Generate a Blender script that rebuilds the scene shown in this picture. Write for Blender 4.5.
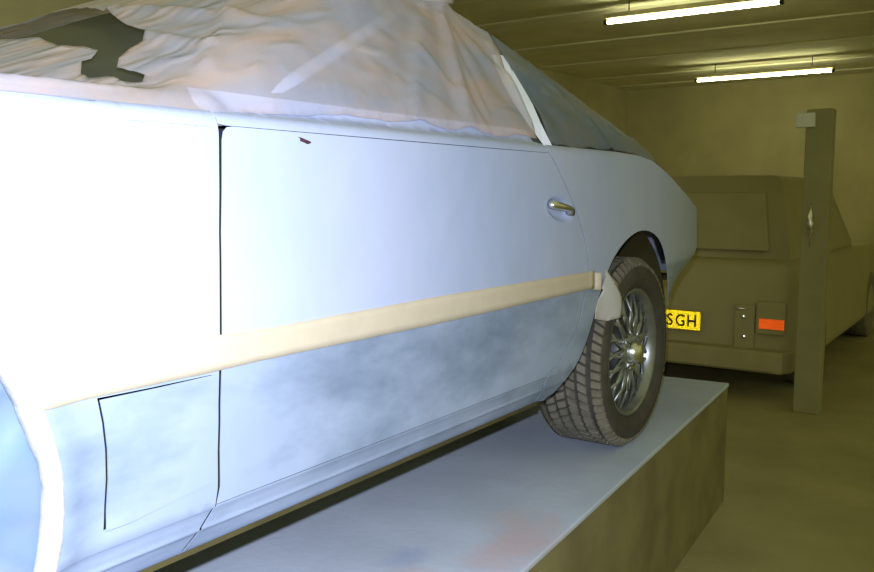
import bpy, bmesh, math, random
from mathutils import Vector, Matrix, noise
from mathutils.geometry import delaunay_2d_cdt

for o in list(bpy.data.objects):
    bpy.data.objects.remove(o)
S = bpy.context.scene
COL = S.collection
random.seed(4)
R = math.radians

# ------------------------------------------------------------------ camera
# world: +y runs along the car towards its tail, +x to the photographer's side,
# z = 0 is the top of the platform the car stands on
cam = bpy.data.cameras.new('camera')
cam.sensor_width = 36.0
cam.lens = 36.0 * 850.0 / 874.0
cam.clip_start = 0.02
camo = bpy.data.objects.new('camera', cam)
COL.objects.link(camo)
camo.location = (0, 0, 0.776)
camo.rotation_euler = (R(90 - 6.244), 0, R(34.515))
S.camera = camo

# ------------------------------------------------------------------ light
w = bpy.data.worlds.new('world')
S.world = w
w.use_nodes = True
w.node_tree.nodes['Background'].inputs[0].default_value = (0.288, 0.285, 0.115, 1)
w.node_tree.nodes['Background'].inputs[1].default_value = 1.08

fl = bpy.data.lights.new('camera_flash', 'SPOT')
fl.energy = 168
fl.color = (0.88, 0.92, 1.0)
fl.spot_size = R(110)
fl.spot_blend = 1.0
fl.shadow_soft_size = 0.012
flo = bpy.data.objects.new('camera_flash', fl)
COL.objects.link(flo)
flo.location = (-0.02, 0.02, 0.850)
aim = Vector((-0.95, 0.62, 0.62)) - flo.location
flo.rotation_euler = aim.to_track_quat('-Z', 'Y').to_euler()

S.view_settings.view_transform = 'Standard'
S.view_settings.look = 'None'
S.view_settings.exposure = 0.0
S.view_settings.gamma = 1.0
S.view_settings.use_curve_mapping = False


# ------------------------------------------------------------------ materials
def mat(name, base, rough=0.6, metal=0.0, var=0.0, scale=6.0, bump=0.0, bscale=60.0, base2=None, spec=0.4,
        detail=4.0, stretch=(1, 1, 1)):
    m = bpy.data.materials.new(name)
    m.use_nodes = True
    nt = m.node_tree
    b = nt.nodes['Principled BSDF']
    b.inputs['Roughness'].default_value = rough
    b.inputs['Metallic'].default_value = metal
    b.inputs['Specular IOR Level'].default_value = spec
    tc = nt.nodes.new('ShaderNodeTexCoord')
    mp = nt.nodes.new('ShaderNodeMapping')
    mp.inputs['Scale'].default_value = stretch
    nt.links.new(tc.outputs['Object'], mp.inputs['Vector'])
    n = nt.nodes.new('ShaderNodeTexNoise')
    n.inputs['Scale'].default_value = scale
    n.inputs['Detail'].default_value = detail
    nt.links.new(mp.outputs['Vector'], n.inputs['Vector'])
    r = nt.nodes.new('ShaderNodeValToRGB')
    r.color_ramp.elements[0].position = 0.32
    r.color_ramp.elements[1].position = 0.68
    if base2 is None:
        base2 = tuple(c * (1 - var) for c in base)
    r.color_ramp.elements[0].color = (*base2, 1)
    r.color_ramp.elements[1].color = (*base, 1)
    nt.links.new(n.outputs['Fac'], r.inputs['Fac'])
    nt.links.new(r.outputs['Color'], b.inputs['Base Color'])
    if bump:
        n2 = nt.nodes.new('ShaderNodeTexNoise')
        n2.inputs['Scale'].default_value = bscale
        n2.inputs['Detail'].default_value = 3
        nt.links.new(mp.outputs['Vector'], n2.inputs['Vector'])
        bp = nt.nodes.new('ShaderNodeBump')
        bp.inputs['Strength'].default_value = bump
        bp.inputs['Distance'].default_value = 0.01
        nt.links.new(n2.outputs['Fac'], bp.inputs['Height'])
        nt.links.new(bp.outputs['Normal'], b.inputs['Normal'])
    return m


def emit(name, col, strength):
    m = bpy.data.materials.new(name)
    m.use_nodes = True
    b = m.node_tree.nodes['Principled BSDF']
    b.inputs['Base Color'].default_value = (*col, 1)
    b.inputs['Emission Color'].default_value = (*col, 1)
    b.inputs['Emission Strength'].default_value = strength
    return m


def sheet_mat(name, col, clear, trans=0.3, gloss=0.05, thick=None):
    """polythene film: part clear, part milky"""
    m = bpy.data.materials.new(name)
    m.use_nodes = True
    nt = m.node_tree
    nt.nodes.clear()
    out = nt.nodes.new('ShaderNodeOutputMaterial')
    di = nt.nodes.new('ShaderNodeBsdfDiffuse')
    tl = nt.nodes.new('ShaderNodeBsdfTranslucent')
    tr = nt.nodes.new('ShaderNodeBsdfTransparent')
    gl = nt.nodes.new('ShaderNodeBsdfGlossy')
    gl.inputs['Roughness'].default_value = 0.28
    tc = nt.nodes.new('ShaderNodeTexCoord')
    n = nt.nodes.new('ShaderNodeTexNoise')
    n.inputs['Scale'].default_value = 1.0
    n.inputs['Detail'].default_value = 5
    mq = nt.nodes.new('ShaderNodeMapping')
    mq.inputs['Rotation'].default_value = (R(25), R(20), R(35)); mq.inputs['Scale'].default_value = (16, 5, 9)
    nt.links.new(tc.outputs['Object'], mq.inputs['Vector'])
    nt.links.new(mq.outputs['Vector'], n.inputs['Vector'])
    r = nt.nodes.new('ShaderNodeValToRGB')
    r.color_ramp.elements[0].position = 0.35
    r.color_ramp.elements[1].position = 0.65
    r.color_ramp.elements[0].color = (*col, 1)
    c2 = (col[0] * 0.76, col[1] * 0.97, min(1, col[2] * 1.30))
    r.color_ramp.elements[1].color = (*c2, 1)
    nt.links.new(n.outputs['Fac'], r.inputs['Fac'])
    nt.links.new(r.outputs['Color'], di.inputs['Color'])
    nt.links.new(r.outputs['Color'], tl.inputs['Color'])
    mp = nt.nodes.new('ShaderNodeMapping')
    mp.inputs['Rotation'].default_value = (R(25), R(20), R(35))
    mp.inputs['Scale'].default_value = (30, 7, 12)
    nt.links.new(tc.outputs['Object'], mp.inputs['Vector'])
    nb = nt.nodes.new('ShaderNodeTexNoise'); nb.inputs['Scale'].default_value = 1.0; nb.inputs['Detail'].default_value = 4
    nb.noise_type = 'RIDGED_MULTIFRACTAL'
    nt.links.new(mp.outputs['Vector'], nb.inputs['Vector'])
    bp = nt.nodes.new('ShaderNodeBump'); bp.inputs['Strength'].default_value = 0.9; bp.inputs['Distance'].default_value = 0.007
    nt.links.new(nb.outputs['Fac'], bp.inputs['Height'])
    for sh in (di, tl, gl): nt.links.new(bp.outputs['Normal'], sh.inputs['Normal'])
    m1 = nt.nodes.new('ShaderNodeMixShader'); m1.inputs[0].default_value = trans
    nt.links.new(di.outputs[0], m1.inputs[1]); nt.links.new(tl.outputs[0], m1.inputs[2])
    m2 = nt.nodes.new('ShaderNodeMixShader'); m2.inputs[0].default_value = gloss
    nt.links.new(m1.outputs[0], m2.inputs[1]); nt.links.new(gl.outputs[0], m2.inputs[2])
    m3 = nt.nodes.new('ShaderNodeMixShader')
    # film reads milkier where it is seen edge-on
    lw = nt.nodes.new('ShaderNodeLayerWeight'); lw.inputs['Blend'].default_value = 0.25
    mr = nt.nodes.new('ShaderNodeMapRange')
    mr.inputs['To Min'].default_value = clear
    mr.inputs['To Max'].default_value = clear * 0.35
    nt.links.new(lw.outputs['Facing'], mr.inputs['Value'])
    mv = nt.nodes.new('ShaderNodeMapRange')
    mv.inputs['From Min'].default_value = 0.3; mv.inputs['From Max'].default_value = 0.9
    mv.inputs['To Min'].default_value = 1.25; mv.inputs['To Max'].default_value = 0.45
    nt.links.new(nb.outputs['Fac'], mv.inputs['Value'])
    mu = nt.nodes.new('ShaderNodeMath'); mu.operation = 'MULTIPLY'; mu.use_clamp = True
    nt.links.new(mr.outputs['Result'], mu.inputs[0]); nt.links.new(mv.outputs['Result'], mu.inputs[1])
    nt.links.new(mu.outputs[0], m3.inputs[0])
    nt.links.new(m2.outputs[0], m3.inputs[1]); nt.links.new(tr.outputs[0], m3.inputs[2])
    nt.links.new(m3.outputs[0], out.inputs['Surface'])
    return m


def primer_mat():
    """patchy pale blue primer, darker undercoat rubbed through low down"""
    m = bpy.data.materials.new('primer')
    m.use_nodes = True
    nt = m.node_tree
    b = nt.nodes['Principled BSDF']
    b.inputs['Roughness'].default_value = 0.5
    b.inputs['Specular IOR Level'].default_value = 0.3
    tc = nt.nodes.new('ShaderNodeTexCoord')
    mp = nt.nodes.new('ShaderNodeMapping')
    mp.inputs['Scale'].default_value = (1, 1.0, 2.4)
    mp.inputs['Rotation'].default_value = (R(-6), 0, 0)
    nt.links.new(tc.outputs['Object'], mp.inputs['Vector'])
    n = nt.nodes.new('ShaderNodeTexNoise')
    n.inputs['Scale'].default_value = 3.6
    n.inputs['Detail'].default_value = 6
    n.inputs['Roughness'].default_value = 0.55
    nt.links.new(mp.outputs['Vector'], n.inputs['Vector'])
    r = nt.nodes.new('ShaderNodeValToRGB')
    r.color_ramp.elements[0].position = 0.30
    r.color_ramp.elements[1].position = 0.58
    r.color_ramp.elements[0].color = (0.20, 0.265, 0.41, 1)
    r.color_ramp.elements[1].color = (0.365, 0.45, 0.66, 1)
    nt.links.new(n.outputs['Fac'], r.inputs['Fac'])
    # the undercoat shows only on the lower flank (sanded band)
    sx = nt.nodes.new('ShaderNodeSeparateXYZ')
    nt.links.new(tc.outputs['Object'], sx.inputs[0])
    mr = nt.nodes.new('ShaderNodeMapRange')
    mr.interpolation_type = 'SMOOTHSTEP'
    mr.inputs['From Min'].default_value = 0.535
    mr.inputs['From Max'].default_value = 0.555
    nt.links.new(sx.outputs['Z'], mr.inputs['Value'])
    mx = nt.nodes.new('ShaderNodeMix'); mx.data_type = 'RGBA'
    n3 = nt.nodes.new('ShaderNodeTexNoise')
    n3.inputs['Scale'].default_value = 2.2
    n3.inputs['Detail'].default_value = 5
    nt.links.new(tc.outputs['Object'], n3.inputs['Vector'])
    r3 = nt.nodes.new('ShaderNodeValToRGB')
    r3.color_ramp.elements[0].position = 0.3
    r3.color_ramp.elements[1].position = 0.7
    r3.color_ramp.elements[0].color = (0.45, 0.54, 0.85, 1)
    r3.color_ramp.elements[1].color = (0.54, 0.605, 0.87, 1)
    nt.links.new(n3.outputs['Fac'], r3.inputs['Fac'])
    nt.links.new(mr.outputs['Result'], mx.inputs[0])
    nt.links.new(r.outputs['Color'], mx.inputs[6])
    nt.links.new(r3.outputs['Color'], mx.inputs[7])
    nt.links.new(mx.outputs[2], b.inputs['Base Color'])
    n2 = nt.nodes.new('ShaderNodeTexNoise')
    n2.inputs['Scale'].default_value = 7
    n2.inputs['Detail'].default_value = 2
    nt.links.new(tc.outputs['Object'], n2.inputs['Vector'])
    bp = nt.nodes.new('ShaderNodeBump')
    bp.inputs['Strength'].default_value = 0.25
    bp.inputs['Distance'].default_value = 0.012
    nt.links.new(n2.outputs['Fac'], bp.inputs['Height'])
    nt.links.new(bp.outputs['Normal'], b.inputs['Normal'])
    return m


M = {}
M['primer'] = primer_mat()
M['inner'] = mat('gap shade black', (0.02, 0.022, 0.018), 0.9, var=0.3)  # shade inside the panel gaps, put into the colour
M['under'] = mat('underbody', (0.10, 0.085, 0.03), 0.9, var=0.4)
M['rubber'] = mat('tyre rubber', (0.085, 0.082, 0.070), 0.75, var=0.3, scale=20)
M['tread'] = mat('dusty tread rubber', (0.27, 0.25, 0.21), 0.85, var=0.35, scale=30)
M['alloy'] = mat('dull alloy', (0.40, 0.43, 0.46), 0.34, 0.75, var=0.25, scale=30)
M['alloy_dark'] = mat('brake dusted alloy', (0.15, 0.155, 0.15), 0.5, 0.3, var=0.3, scale=30)
M['chrome'] = mat('chrome', (0.85, 0.87, 0.9), 0.16, 1.0, var=0.05)
M['glass'] = mat('dusty dark glass', (0.075, 0.085, 0.070), 0.5, var=0.25, scale=9)
M['tape'] = mat('masking tape', (0.66, 0.585, 0.475), 0.8, var=0.06, scale=25, bump=0.04, bscale=220)
M['paper'] = mat('masking paper', (0.62, 0.62, 0.66), 0.8, var=0.08, scale=12, bump=0.2, bscale=40)
M['white'] = mat('white pillar trim', (0.80, 0.86, 1.0), 0.35, var=0.05)
M['film'] = sheet_mat('polythene film', (0.98, 0.80, 0.78), 0.60, 0.20, 0.10)
M['film_thin'] = sheet_mat('thin polythene film', (0.50, 0.50, 0.50), 0.62, 0.3, 0.06)
M['film_wheel'] = sheet_mat('wheel polythene film', (0.30, 0.39, 0.54), 0.20, 0.2, 0.05)
M['rust'] = mat('rusty chip', (0.10, 0.035, 0.05), 0.9, var=0.4, scale=90)
M['wall'] = mat('olive brown wall', (0.62, 0.575, 0.36), 0.95, var=0.14, scale=2.4, bump=0.25, bscale=25, spec=0.1)
M['ceil'] = mat('ceiling boards', (0.80, 0.76, 0.58), 0.95, var=0.14, scale=2.0, spec=0.1)
M['beam'] = mat('timber beam', (0.86, 0.82, 0.66), 0.9, var=0.2, scale=5, stretch=(0.4, 4, 4), spec=0.1)
M['floor'] = mat('dark stained floor', (0.52, 0.48, 0.27), 0.95, var=0.22, scale=2.6, bump=0.3, bscale=30, spec=0.08)
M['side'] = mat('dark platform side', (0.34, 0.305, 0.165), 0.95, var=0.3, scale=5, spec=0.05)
M['post'] = mat('grey green painted post', (0.42, 0.405, 0.25), 0.9, var=0.12, scale=6, spec=0.1)
M['carpaint'] = mat('dull olive car paint', (0.47, 0.43, 0.24), 0.8, var=0.08, scale=3, spec=0.1)
M['carglass'] = mat('dark car window', (0.46, 0.42, 0.235), 0.75, var=0.1, spec=0.1)
M['bumper'] = mat('matt bumper plastic', (0.46, 0.42, 0.235), 0.8, var=0.12, spec=0.1)
M['box'] = mat('white plastic', (0.92, 0.93, 0.98), 0.5, var=0.03)
M['steel'] = mat('bright steel', (0.9, 0.91, 0.94), 0.28, 1.0, var=0.05)
M['plate_face'] = mat('yellow reflective sheeting', (1.0, 0.88, 0.20), 0.22, 1.0, var=0.03)
M['plate_back'] = mat('plate edge', (0.55, 0.40, 0.03), 0.6)
M['letter'] = mat('black lettering', (0.06, 0.012, 0.006), 0.7)
M['reflector'] = mat('red reflex lens', (1.0, 0.46, 0.20), 0.24, 1.0, var=0.03)
M['lamp_red'] = mat('dull red lens', (0.16, 0.05, 0.02), 0.5, var=0.1)
M['tube'] = emit('lit fluorescent tube', (0.95, 0.95, 0.52), 34.0)
M['batten'] = mat('lamp batten enamel', (0.62, 0.56, 0.38), 0.5, var=0.05)
M['cap'] = mat('lamp end cap', (0.05, 0.045, 0.03), 0.5)


def platform_mat():
    m = mat('pale platform top', (0.64, 0.74, 1.0), 0.85, base2=(0.55, 0.64, 0.86), scale=4.5, bump=0.08, bscale=40, detail=6)
    nt = m.node_tree
    b = nt.nodes['Principled BSDF']
    src = b.inputs['Base Color'].links[0].from_socket
    geo = nt.nodes.new('ShaderNodeNewGeometry')
    for (cx, cy, sx, sy, col, st) in ((-0.885, 1.60, 0.085, 0.21, (0.74, 0.50, 0.55), 0.55),
                                      (-1.045, 1.40, 0.05, 0.08, (0.36, 0.46, 0.80), 0.5),
                                      (-0.965, 1.72, 0.07, 0.10, (0.72, 0.56, 0.56), 0.35),
                                      (-0.93, 1.34, 0.12, 0.06, (0.72, 0.55, 0.60), 0.5)):
        mp = nt.nodes.new('ShaderNodeMapping')
        mp.inputs['Location'].default_value = (-cx / sx, -cy / sy, 0)
        mp.inputs['Scale'].default_value = (1 / sx, 1 / sy, 0)
        nt.links.new(geo.outputs['Position'], mp.inputs['Vector'])
        ln = nt.nodes.new('ShaderNodeVectorMath'); ln.operation = 'LENGTH'
        nt.links.new(mp.outputs['Vector'], ln.inputs[0])
        nz = nt.nodes.new('ShaderNodeTexNoise'); nz.inputs['Scale'].default_value = 14
        nt.links.new(geo.outputs['Position'], nz.inputs['Vector'])
        ad = nt.nodes.new('ShaderNodeMath'); ad.operation = 'ADD'
        nt.links.new(ln.outputs['Value'], ad.inputs[0]); nt.links.new(nz.outputs['Fac'], ad.inputs[1])
        mr = nt.nodes.new('ShaderNodeMapRange')
        mr.interpolation_type = 'SMOOTHSTEP'
        mr.inputs['From Min'].default_value = 1.7
        mr.inputs['From Max'].default_value = 0.7
        mr.inputs['To Max'].default_value = st
        nt.links.new(ad.outputs[0], mr.inputs['Value'])
        mx = nt.nodes.new('ShaderNodeMix'); mx.data_type = 'RGBA'
        mx.inputs[7].default_value = (*col, 1)
        nt.links.new(mr.outputs['Result'], mx.inputs[0])
        nt.links.new(src, mx.inputs[6])
        src = mx.outputs[2]
    nt.links.new(src, b.inputs['Base Color'])
    return m


M['platform'] = platform_mat()


# ------------------------------------------------------------------ helpers
def link(name, me, m, parent=None, smooth=False):
    o = bpy.data.objects.new(name, me)
    COL.objects.link(o)
    if m is not None and not me.materials:
        me.materials.append(m)
    if smooth:
        for p in me.polygons:
            p.use_smooth = True
    if parent is not None:
        o.parent = parent
    return o


def tag(o, label=None, cat=None, group=None, kind=None):
    if label: o['label'] = label
    if cat: o['category'] = cat
    if group: o['group'] = group
    if kind: o['kind'] = kind
    return o


def empty(name, loc, rz=0.0, parent=None):
    o = bpy.data.objects.new(name, None)
    o.empty_display_size = 0.1
    COL.objects.link(o)
    o.location = loc
    o.rotation_euler = (0, 0, rz)
    if parent is not None:
        o.parent = parent
    return o


def copy_tree(o, parent=None):
    c = o.copy()
    COL.objects.link(c)
    c.parent = parent
    for ch in list(o.children):
        copy_tree(ch, c)
    return c


class MB:
    def __init__(self):
        self.v = []; self.f = []

    def add(self, vs, fs):
        n = len(self.v)
        self.v += [tuple(v) for v in vs]
        self.f += [tuple(i + n for i in f) for f in fs]
        return self

    def box(self, a, b):
        x0, y0, z0 = a; x1, y1, z1 = b
        vs = [(x0, y0, z0), (x1, y0, z0), (x1, y1, z0), (x0, y1, z0), (x0, y0, z1), (x1, y0, z1), (x1, y1, z1), (x0, y1, z1)]
        return self.add(vs, [(3, 2, 1, 0), (4, 5, 6, 7), (0, 1, 5, 4), (1, 2, 6, 5), (2, 3, 7, 6), (3, 0, 4, 7)])

    def tube(self, pts, r, n=10, rads=None, cap=True):
        pts = [Vector(p) for p in pts]
        rings = []
        for i, p in enumerate(pts):
            d = (pts[min(i + 1, len(pts) - 1)] - pts[max(i - 1, 0)]).normalized()
            u = d.cross(Vector((0, 0, 1)))
            if u.length < 1e-3: u = d.cross(Vector((1, 0, 0)))
            u.normalize(); v = d.cross(u)
            rr = rads[i] if rads else r
            rings.append([p + (u * math.cos(2 * math.pi * k / n) + v * math.sin(2 * math.pi * k / n)) * rr for k in range(n)])
        vs = [q for ring in rings for q in ring]
        fs = []
        for i in range(len(pts) - 1):
            for k in range(n):
                a = i * n + k; b = i * n + (k + 1) % n
                fs.append((a, b, b + n, a + n))
        if cap:
            fs.append(tuple(reversed(range(n))))
            fs.append(tuple(range((len(pts) - 1) * n, len(pts) * n)))
        return self.add(vs, fs)

    def lathe_x(self, prof, n=64, close=False):
        """profile of (x, r) turned round the x axis"""
        m = len(prof)
        vs = []
        for k in range(n):
            a = 2 * math.pi * k / n
            for (x, r) in prof:
                vs.append((x, r * math.cos(a), r * math.sin(a)))
        fs = []
        for k in range(n):
            for i in range(m if close else m - 1):
                j = (i + 1) % m
                fs.append((k * m + i, ((k + 1) % n) * m + i, ((k + 1) % n) * m + j, k * m + j))
        return self.add(vs, fs)

    def loft(self, secs):
        n = len(secs[0]); vs = [p for s in secs for p in s]; fs = []
        for i in range(len(secs) - 1):
            for k in range(n):
                a = i * n + k; b = i * n + (k + 1) % n
                fs.append((a, b, b + n, a + n))
        fs.append(tuple(reversed(range(n))))
        fs.append(tuple(range((len(secs) - 1) * n, len(secs) * n)))
        return self.add(vs, fs)

    def build(self, name, m, parent=None, smooth=False, bevel=0.0, seg=2, fix=True):
        me = bpy.data.meshes.new(name)
        me.from_pydata(self.v, [], self.f)
        if fix:
            bm = bmesh.new(); bm.from_mesh(me)
            bmesh.ops.recalc_face_normals(bm, faces=bm.faces)
            bm.to_mesh(me); bm.free()
        o = link(name, me, m, parent, smooth)
        if bevel:
            md = o.modifiers.new('bevel', 'BEVEL')
            md.width = bevel; md.segments = seg; md.limit_method = 'ANGLE'
        return o


def inside(p, poly):
    x, y = p; c = False; n = len(poly); j = n - 1
    for i in range(n):
        xi, yi = poly[i]; xj, yj = poly[j]
        if (yi > y) != (yj > y) and x < (xj - xi) * (y - yi) / (yj - yi) + xi:
            c = not c
        j = i
    return c


def dense(poly, step, closed=True):
    out = []
    n = len(poly)
    for i in range(n if closed else n - 1):
        a = poly[i]; b = poly[(i + 1) % n]
        L = math.hypot(b[0] - a[0], b[1] - a[1])
        k = max(1, int(math.ceil(L / step)))
        for q in range(k):
            out.append((a[0] + (b[0] - a[0]) * q / k, a[1] + (b[1] - a[1]) * q / k))
    if not closed: out.append(poly[-1])
    return out


def smooth_curve(pts, n=8):
    """Catmull-Rom through open list of points"""
    out = []
    P = [pts[0]] + list(pts) + [pts[-1]]
    for i in range(1, len(P) - 2):
        p0, p1, p2, p3 = P[i - 1], P[i], P[i + 1], P[i + 2]
        for k in range(n):
            t = k / n
            out.append(tuple(0.5 * (2 * p1[c] + (p2[c] - p0[c]) * t + (2 * p0[c] - 5 * p1[c] + 4 * p2[c] - p3[c]) * t * t
                                    + (3 * p1[c] - p0[c] - 3 * p2[c] + p3[c]) * t ** 3) for c in range(2)))
    out.append(tuple(pts[-1]))
    return out


def fill(poly, holes, pts, estep):
    """triangulate a 2D outline with inner points; returns verts, tris"""
    loops = [dense(poly, estep)] + [dense(h, estep) for h in holes]
    V = []; Ed = []
    for L in loops:
        s = len(V)
        V += L
        Ed += [(s + i, s + (i + 1) % len(L)) for i in range(len(L))]
    hs = {}
    for v in V:
        hs.setdefault((int(v[0] // estep), int(v[1] // estep)), []).append(v)
    lim = (0.55 * estep) ** 2
    for p in pts:
        ci, cj = int(p[0] // estep), int(p[1] // estep)
        if any((v[0] - p[0]) ** 2 + (v[1] - p[1]) ** 2 < lim for a in (-1, 0, 1) for b in (-1, 0, 1) for v in hs.get((ci + a, cj + b), ())):
            continue
        if inside(p, poly) and not any(inside(p, h) for h in holes):
            V.append(p)
    res = delaunay_2d_cdt([Vector(v) for v in V], Ed, [], 0, 1e-6)
    vs = [(v.x, v.y) for v in res[0]]
    tr = []
    for f in res[2]:
        c = (sum(vs[i][0] for i in f) / 3, sum(vs[i][1] for i in f) / 3)
        if inside(c, poly) and not any(inside(c, h) for h in holes):
            a, b, d = (vs[i] for i in f)
            if (b[0] - a[0]) * (d[1] - a[1]) - (b[1] - a[1]) * (d[0] - a[0]) < 0:
                f = (f[0], f[2], f[1])
            tr.append(tuple(f))
    return vs, tr


def gridpts(x0, x1, y0, y1, sx, sy, jit=0.25):
    out = []
    nx = int((x1 - x0) / sx); ny = int((y1 - y0) / sy)
    for i in range(nx + 1):
        for j in range(ny + 1):
            out.append((x0 + (i + (j % 2) * 0.5 + random.uniform(-jit, jit)) * sx, y0 + (j + random.uniform(-jit, jit)) * sy))
    return out


def lerp_tab(tab, z):
    if z <= tab[0][0]: return tab[0][1]
    for (a, va), (b, vb) in zip(tab, tab[1:]):
        if z <= b:
            return va + (vb - va) * (z - a) / (b - a)
    return tab[-1][1]


def sstep(a, b, x):
    t = min(1, max(0, (x - a) / (b - a)))
    return t * t * (3 - 2 * t)


def skin(name, co, tr, m, back, nf=None):
    """thin pressed panel: smooth face, smooth back and a rim with edges of its own, so the face keeps clean normals"""
    bx_, by_, bz_ = back
    n = len(co)
    vs = list(co) + [(x + bx_, y + by_, z + bz_) for x, y, z in co]
    fs = list(tr) + [(c + n, b + n, a + n) for a, b, c in tr]
    nsm = len(fs)
    cnt = {}
    for f in tr:
        for i in range(3):
            e = (f[i], f[(i + 1) % 3])
            cnt[e] = cnt.get(e, 0) + 1
    for (a, b) in list(cnt):
        if (b, a) not in cnt:
            k = len(vs)
            vs += [vs[a], vs[b], vs[b + n], vs[a + n]]
            fs.append((k + 1, k, k + 3, k + 2))
    me = bpy.data.meshes.new(name)
    me.from_pydata(vs, [], fs)
    o = link(name, me, m)
    for p in me.polygons:
        p.use_smooth = p.index < nsm
    if nf:
        nn = [nf(i) for i in range(n)]
        nn = nn + [(-a, -b, -c) for a, b, c in nn]
        rest = [None] * (len(vs) - 2 * n)
        for p in me.polygons:
            if p.index >= nsm:
                for vi in p.vertices: rest[vi - 2 * n] = tuple(p.normal)
        me.normals_split_custom_set_from_vertices(nn + rest)
    return o


# ------------------------------------------------------------------ setting
FLOOR = -0.50
fo = MB().box((-9, -6, FLOOR - 0.1), (7, 15, FLOOR)).build('floor', M['floor']); tag(fo, kind='structure')
wo = MB().box((-9, 14.0, FLOOR), (7, 14.2, 2.62)).build('wall_back', M['wall']); tag(wo, kind='structure')
wl = MB().box((-5.9, -1.0, FLOOR), (-5.7, 14.0, 2.62)).build('wall_left', M['wall']); tag(wl, kind='structure')
ce = MB().box((-5.9, 3.4, 2.52), (2.2, 14.2, 2.62)).build('ceiling', M['ceil']); tag(ce, kind='structure')
for k, yy in enumerate((4.2, 5.3, 6.35, 7.75, 9.3, 10.75, 12.3, 13.4)):
    MB().box((-5.7, yy, 2.502), (2.2, yy + 0.42, 2.53)).build('ceiling_board', M['beam'], ce, bevel=0.012)

# platform: pale top sheet on a dark raised base
E0 = (-0.702, 0.0); DIR = Vector((-0.0728, 1.0)).normalized()
ang = math.atan2(DIR.x, DIR.y)      # small turn against the car
pl = empty('car_platform', (-0.957, 3.50, FLOOR), -ang)
tag(pl, 'low raised platform under the car, pale grey paint-stained top and dark sides', 'platform')
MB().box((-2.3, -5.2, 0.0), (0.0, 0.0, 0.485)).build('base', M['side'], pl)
MB().box((-2.302, -5.202, 0.485), (0.004, 0.004, 0.5)).build('top', M['platform'], pl, bevel=0.004)

# post beside the parked car, with switch and pull handle
po = MB().box((-1.045, 5.20, FLOOR), (-0.905, 5.30, 1.245)).build('trim_1', M['post'], None, bevel=0.006)
tag(po, 'grey green painted timber post beside the parked car', None, None, 'structure')
ph = MB()
ph.tube([(-0.990, 5.168, 0.470), (-0.990, 5.164, 0.535), (-0.990, 5.162, 0.565), (-0.990, 5.162, 0.605), (-0.990, 5.162, 0.645), (-0.990, 5.164, 0.675), (-0.990, 5.168, 0.720)],
        0.006, 18, rads=[0.003, 0.006, 0.017, 0.019, 0.017, 0.006, 0.003])
for zz in (0.545, 0.665):
    ph.tube([(-0.990, 5.166, zz), (-0.990, 5.199, zz)], 0.005, 8)
hd = ph.build('pull_handle', M['steel'], None, True)
tag(hd, 'slim bright steel pull handle fixed upright on the grey green post', 'handle')
sw = empty('light_switch', (-1.042, 5.199, 1.184))
tag(sw, 'small pale square switch box high on the grey green post', 'switch')
MB().box((-0.050, -0.034, -0.040), (0.050, 0.0, 0.040)).build('switch_box', M['box'], sw, bevel=0.005)
MB().box((-0.014, -0.041, -0.020), (0.014, -0.034, 0.020)).build('rocker', M['box'], sw, bevel=0.002)


# fluorescent lamps
def lamp(loc, length, rz, label, rod):
    t = empty('fluorescent_lamp', loc, rz)
    tag(t, label, 'lamp', 'fluorescent ceiling lamps')
    h = length / 2
    MB().box((-h, -0.028, 0.030), (h, 0.028, 0.075)).build('batten', M['batten'], t, bevel=0.004)
    MB().tube([(-h + 0.03, 0, 0), (h - 0.03, 0, 0)], 0.0165, 16).build('tube', M['tube'], t, True)
    for s in (-1, 1):
        MB().tube([(s * (h - 0.03), 0, 0), (s * (h + 0.004), 0, 0)], 0.022, 14).build('end_cap', M['cap'], t, True)
        MB().box((s * (h - 0.012) - 0.010, -0.012, 0.0), (s * (h - 0.012) + 0.010, 0.012, 0.04)).build('lamp_holder', M['cap'], t)
        MB().tube([(s * h * 0.7, 0, 0.07), (s * h * 0.7, 0, rod)], 0.006, 8).build('hanger', M['cap'], t)
    return t


lamp((-2.538, 7.6, 2.352), 1.575, R(0.6), 'lit fluorescent tube lamp nearer the camera, upper one at the top edge', 0.168)
lamp((-2.966, 11.9, 2.318), 1.77, R(-0.5), 'lit fluorescent tube lamp further back, lower one right of the car roof', 0.202)

# ------------------------------------------------------------------ the car
XC = -1.79
car = empty('car', (0, 0, 0))
car.location = (XC, 1.35, 0.0)
CAR0 = Vector((XC, 1.35, 0.0))


def in_car(o):
    """parent o to the car keeping the coordinates it was built in"""
    o.parent = car
    o.matrix_parent_inverse = Matrix.Translation(-CAR0)
    return o


tag(car, 'two-door car in patchy pale blue primer, masked up for spraying', 'car')

PROF = [(0.20, -1.03), (0.248, -0.992), (0.255, -0.982), (0.286, -0.961), (0.2885, -0.956), (0.2915, -0.957), (0.318, -0.946),
        (0.322, -0.942), (0.36, -0.939), (0.45, -0.936), (0.56, -0.937), (0.68, -0.941), (0.78, -0.946), (0.86, -0.952),
        (0.875, -0.955), (0.885, -0.960), (0.893, -0.970), (0.90, -1.0), (0.93, -1.02)]


def SX(t, z):
    x = lerp_tab(PROF, z)
    if t < 0.4:
        x -= 0.10 * (0.4 - t) ** 2
    if t > 2.62:
        d = t - 2.62
        x -= 0.16 * d * d + 0.03 * d
        lo = sstep(0.58, 0.36, z)
        x -= lo * 0.30 * max(0, t - 2.70)
        x -= 1.6 * max(0, t - 3.18) ** 2
    # front arch lip is rolled out a little, as is the rear one
    ra = math.hypot(t - 0.231, z - 0.411)
    x += 0.010 * math.exp(-((ra - 0.329) / 0.03) ** 2)
    return x


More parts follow.
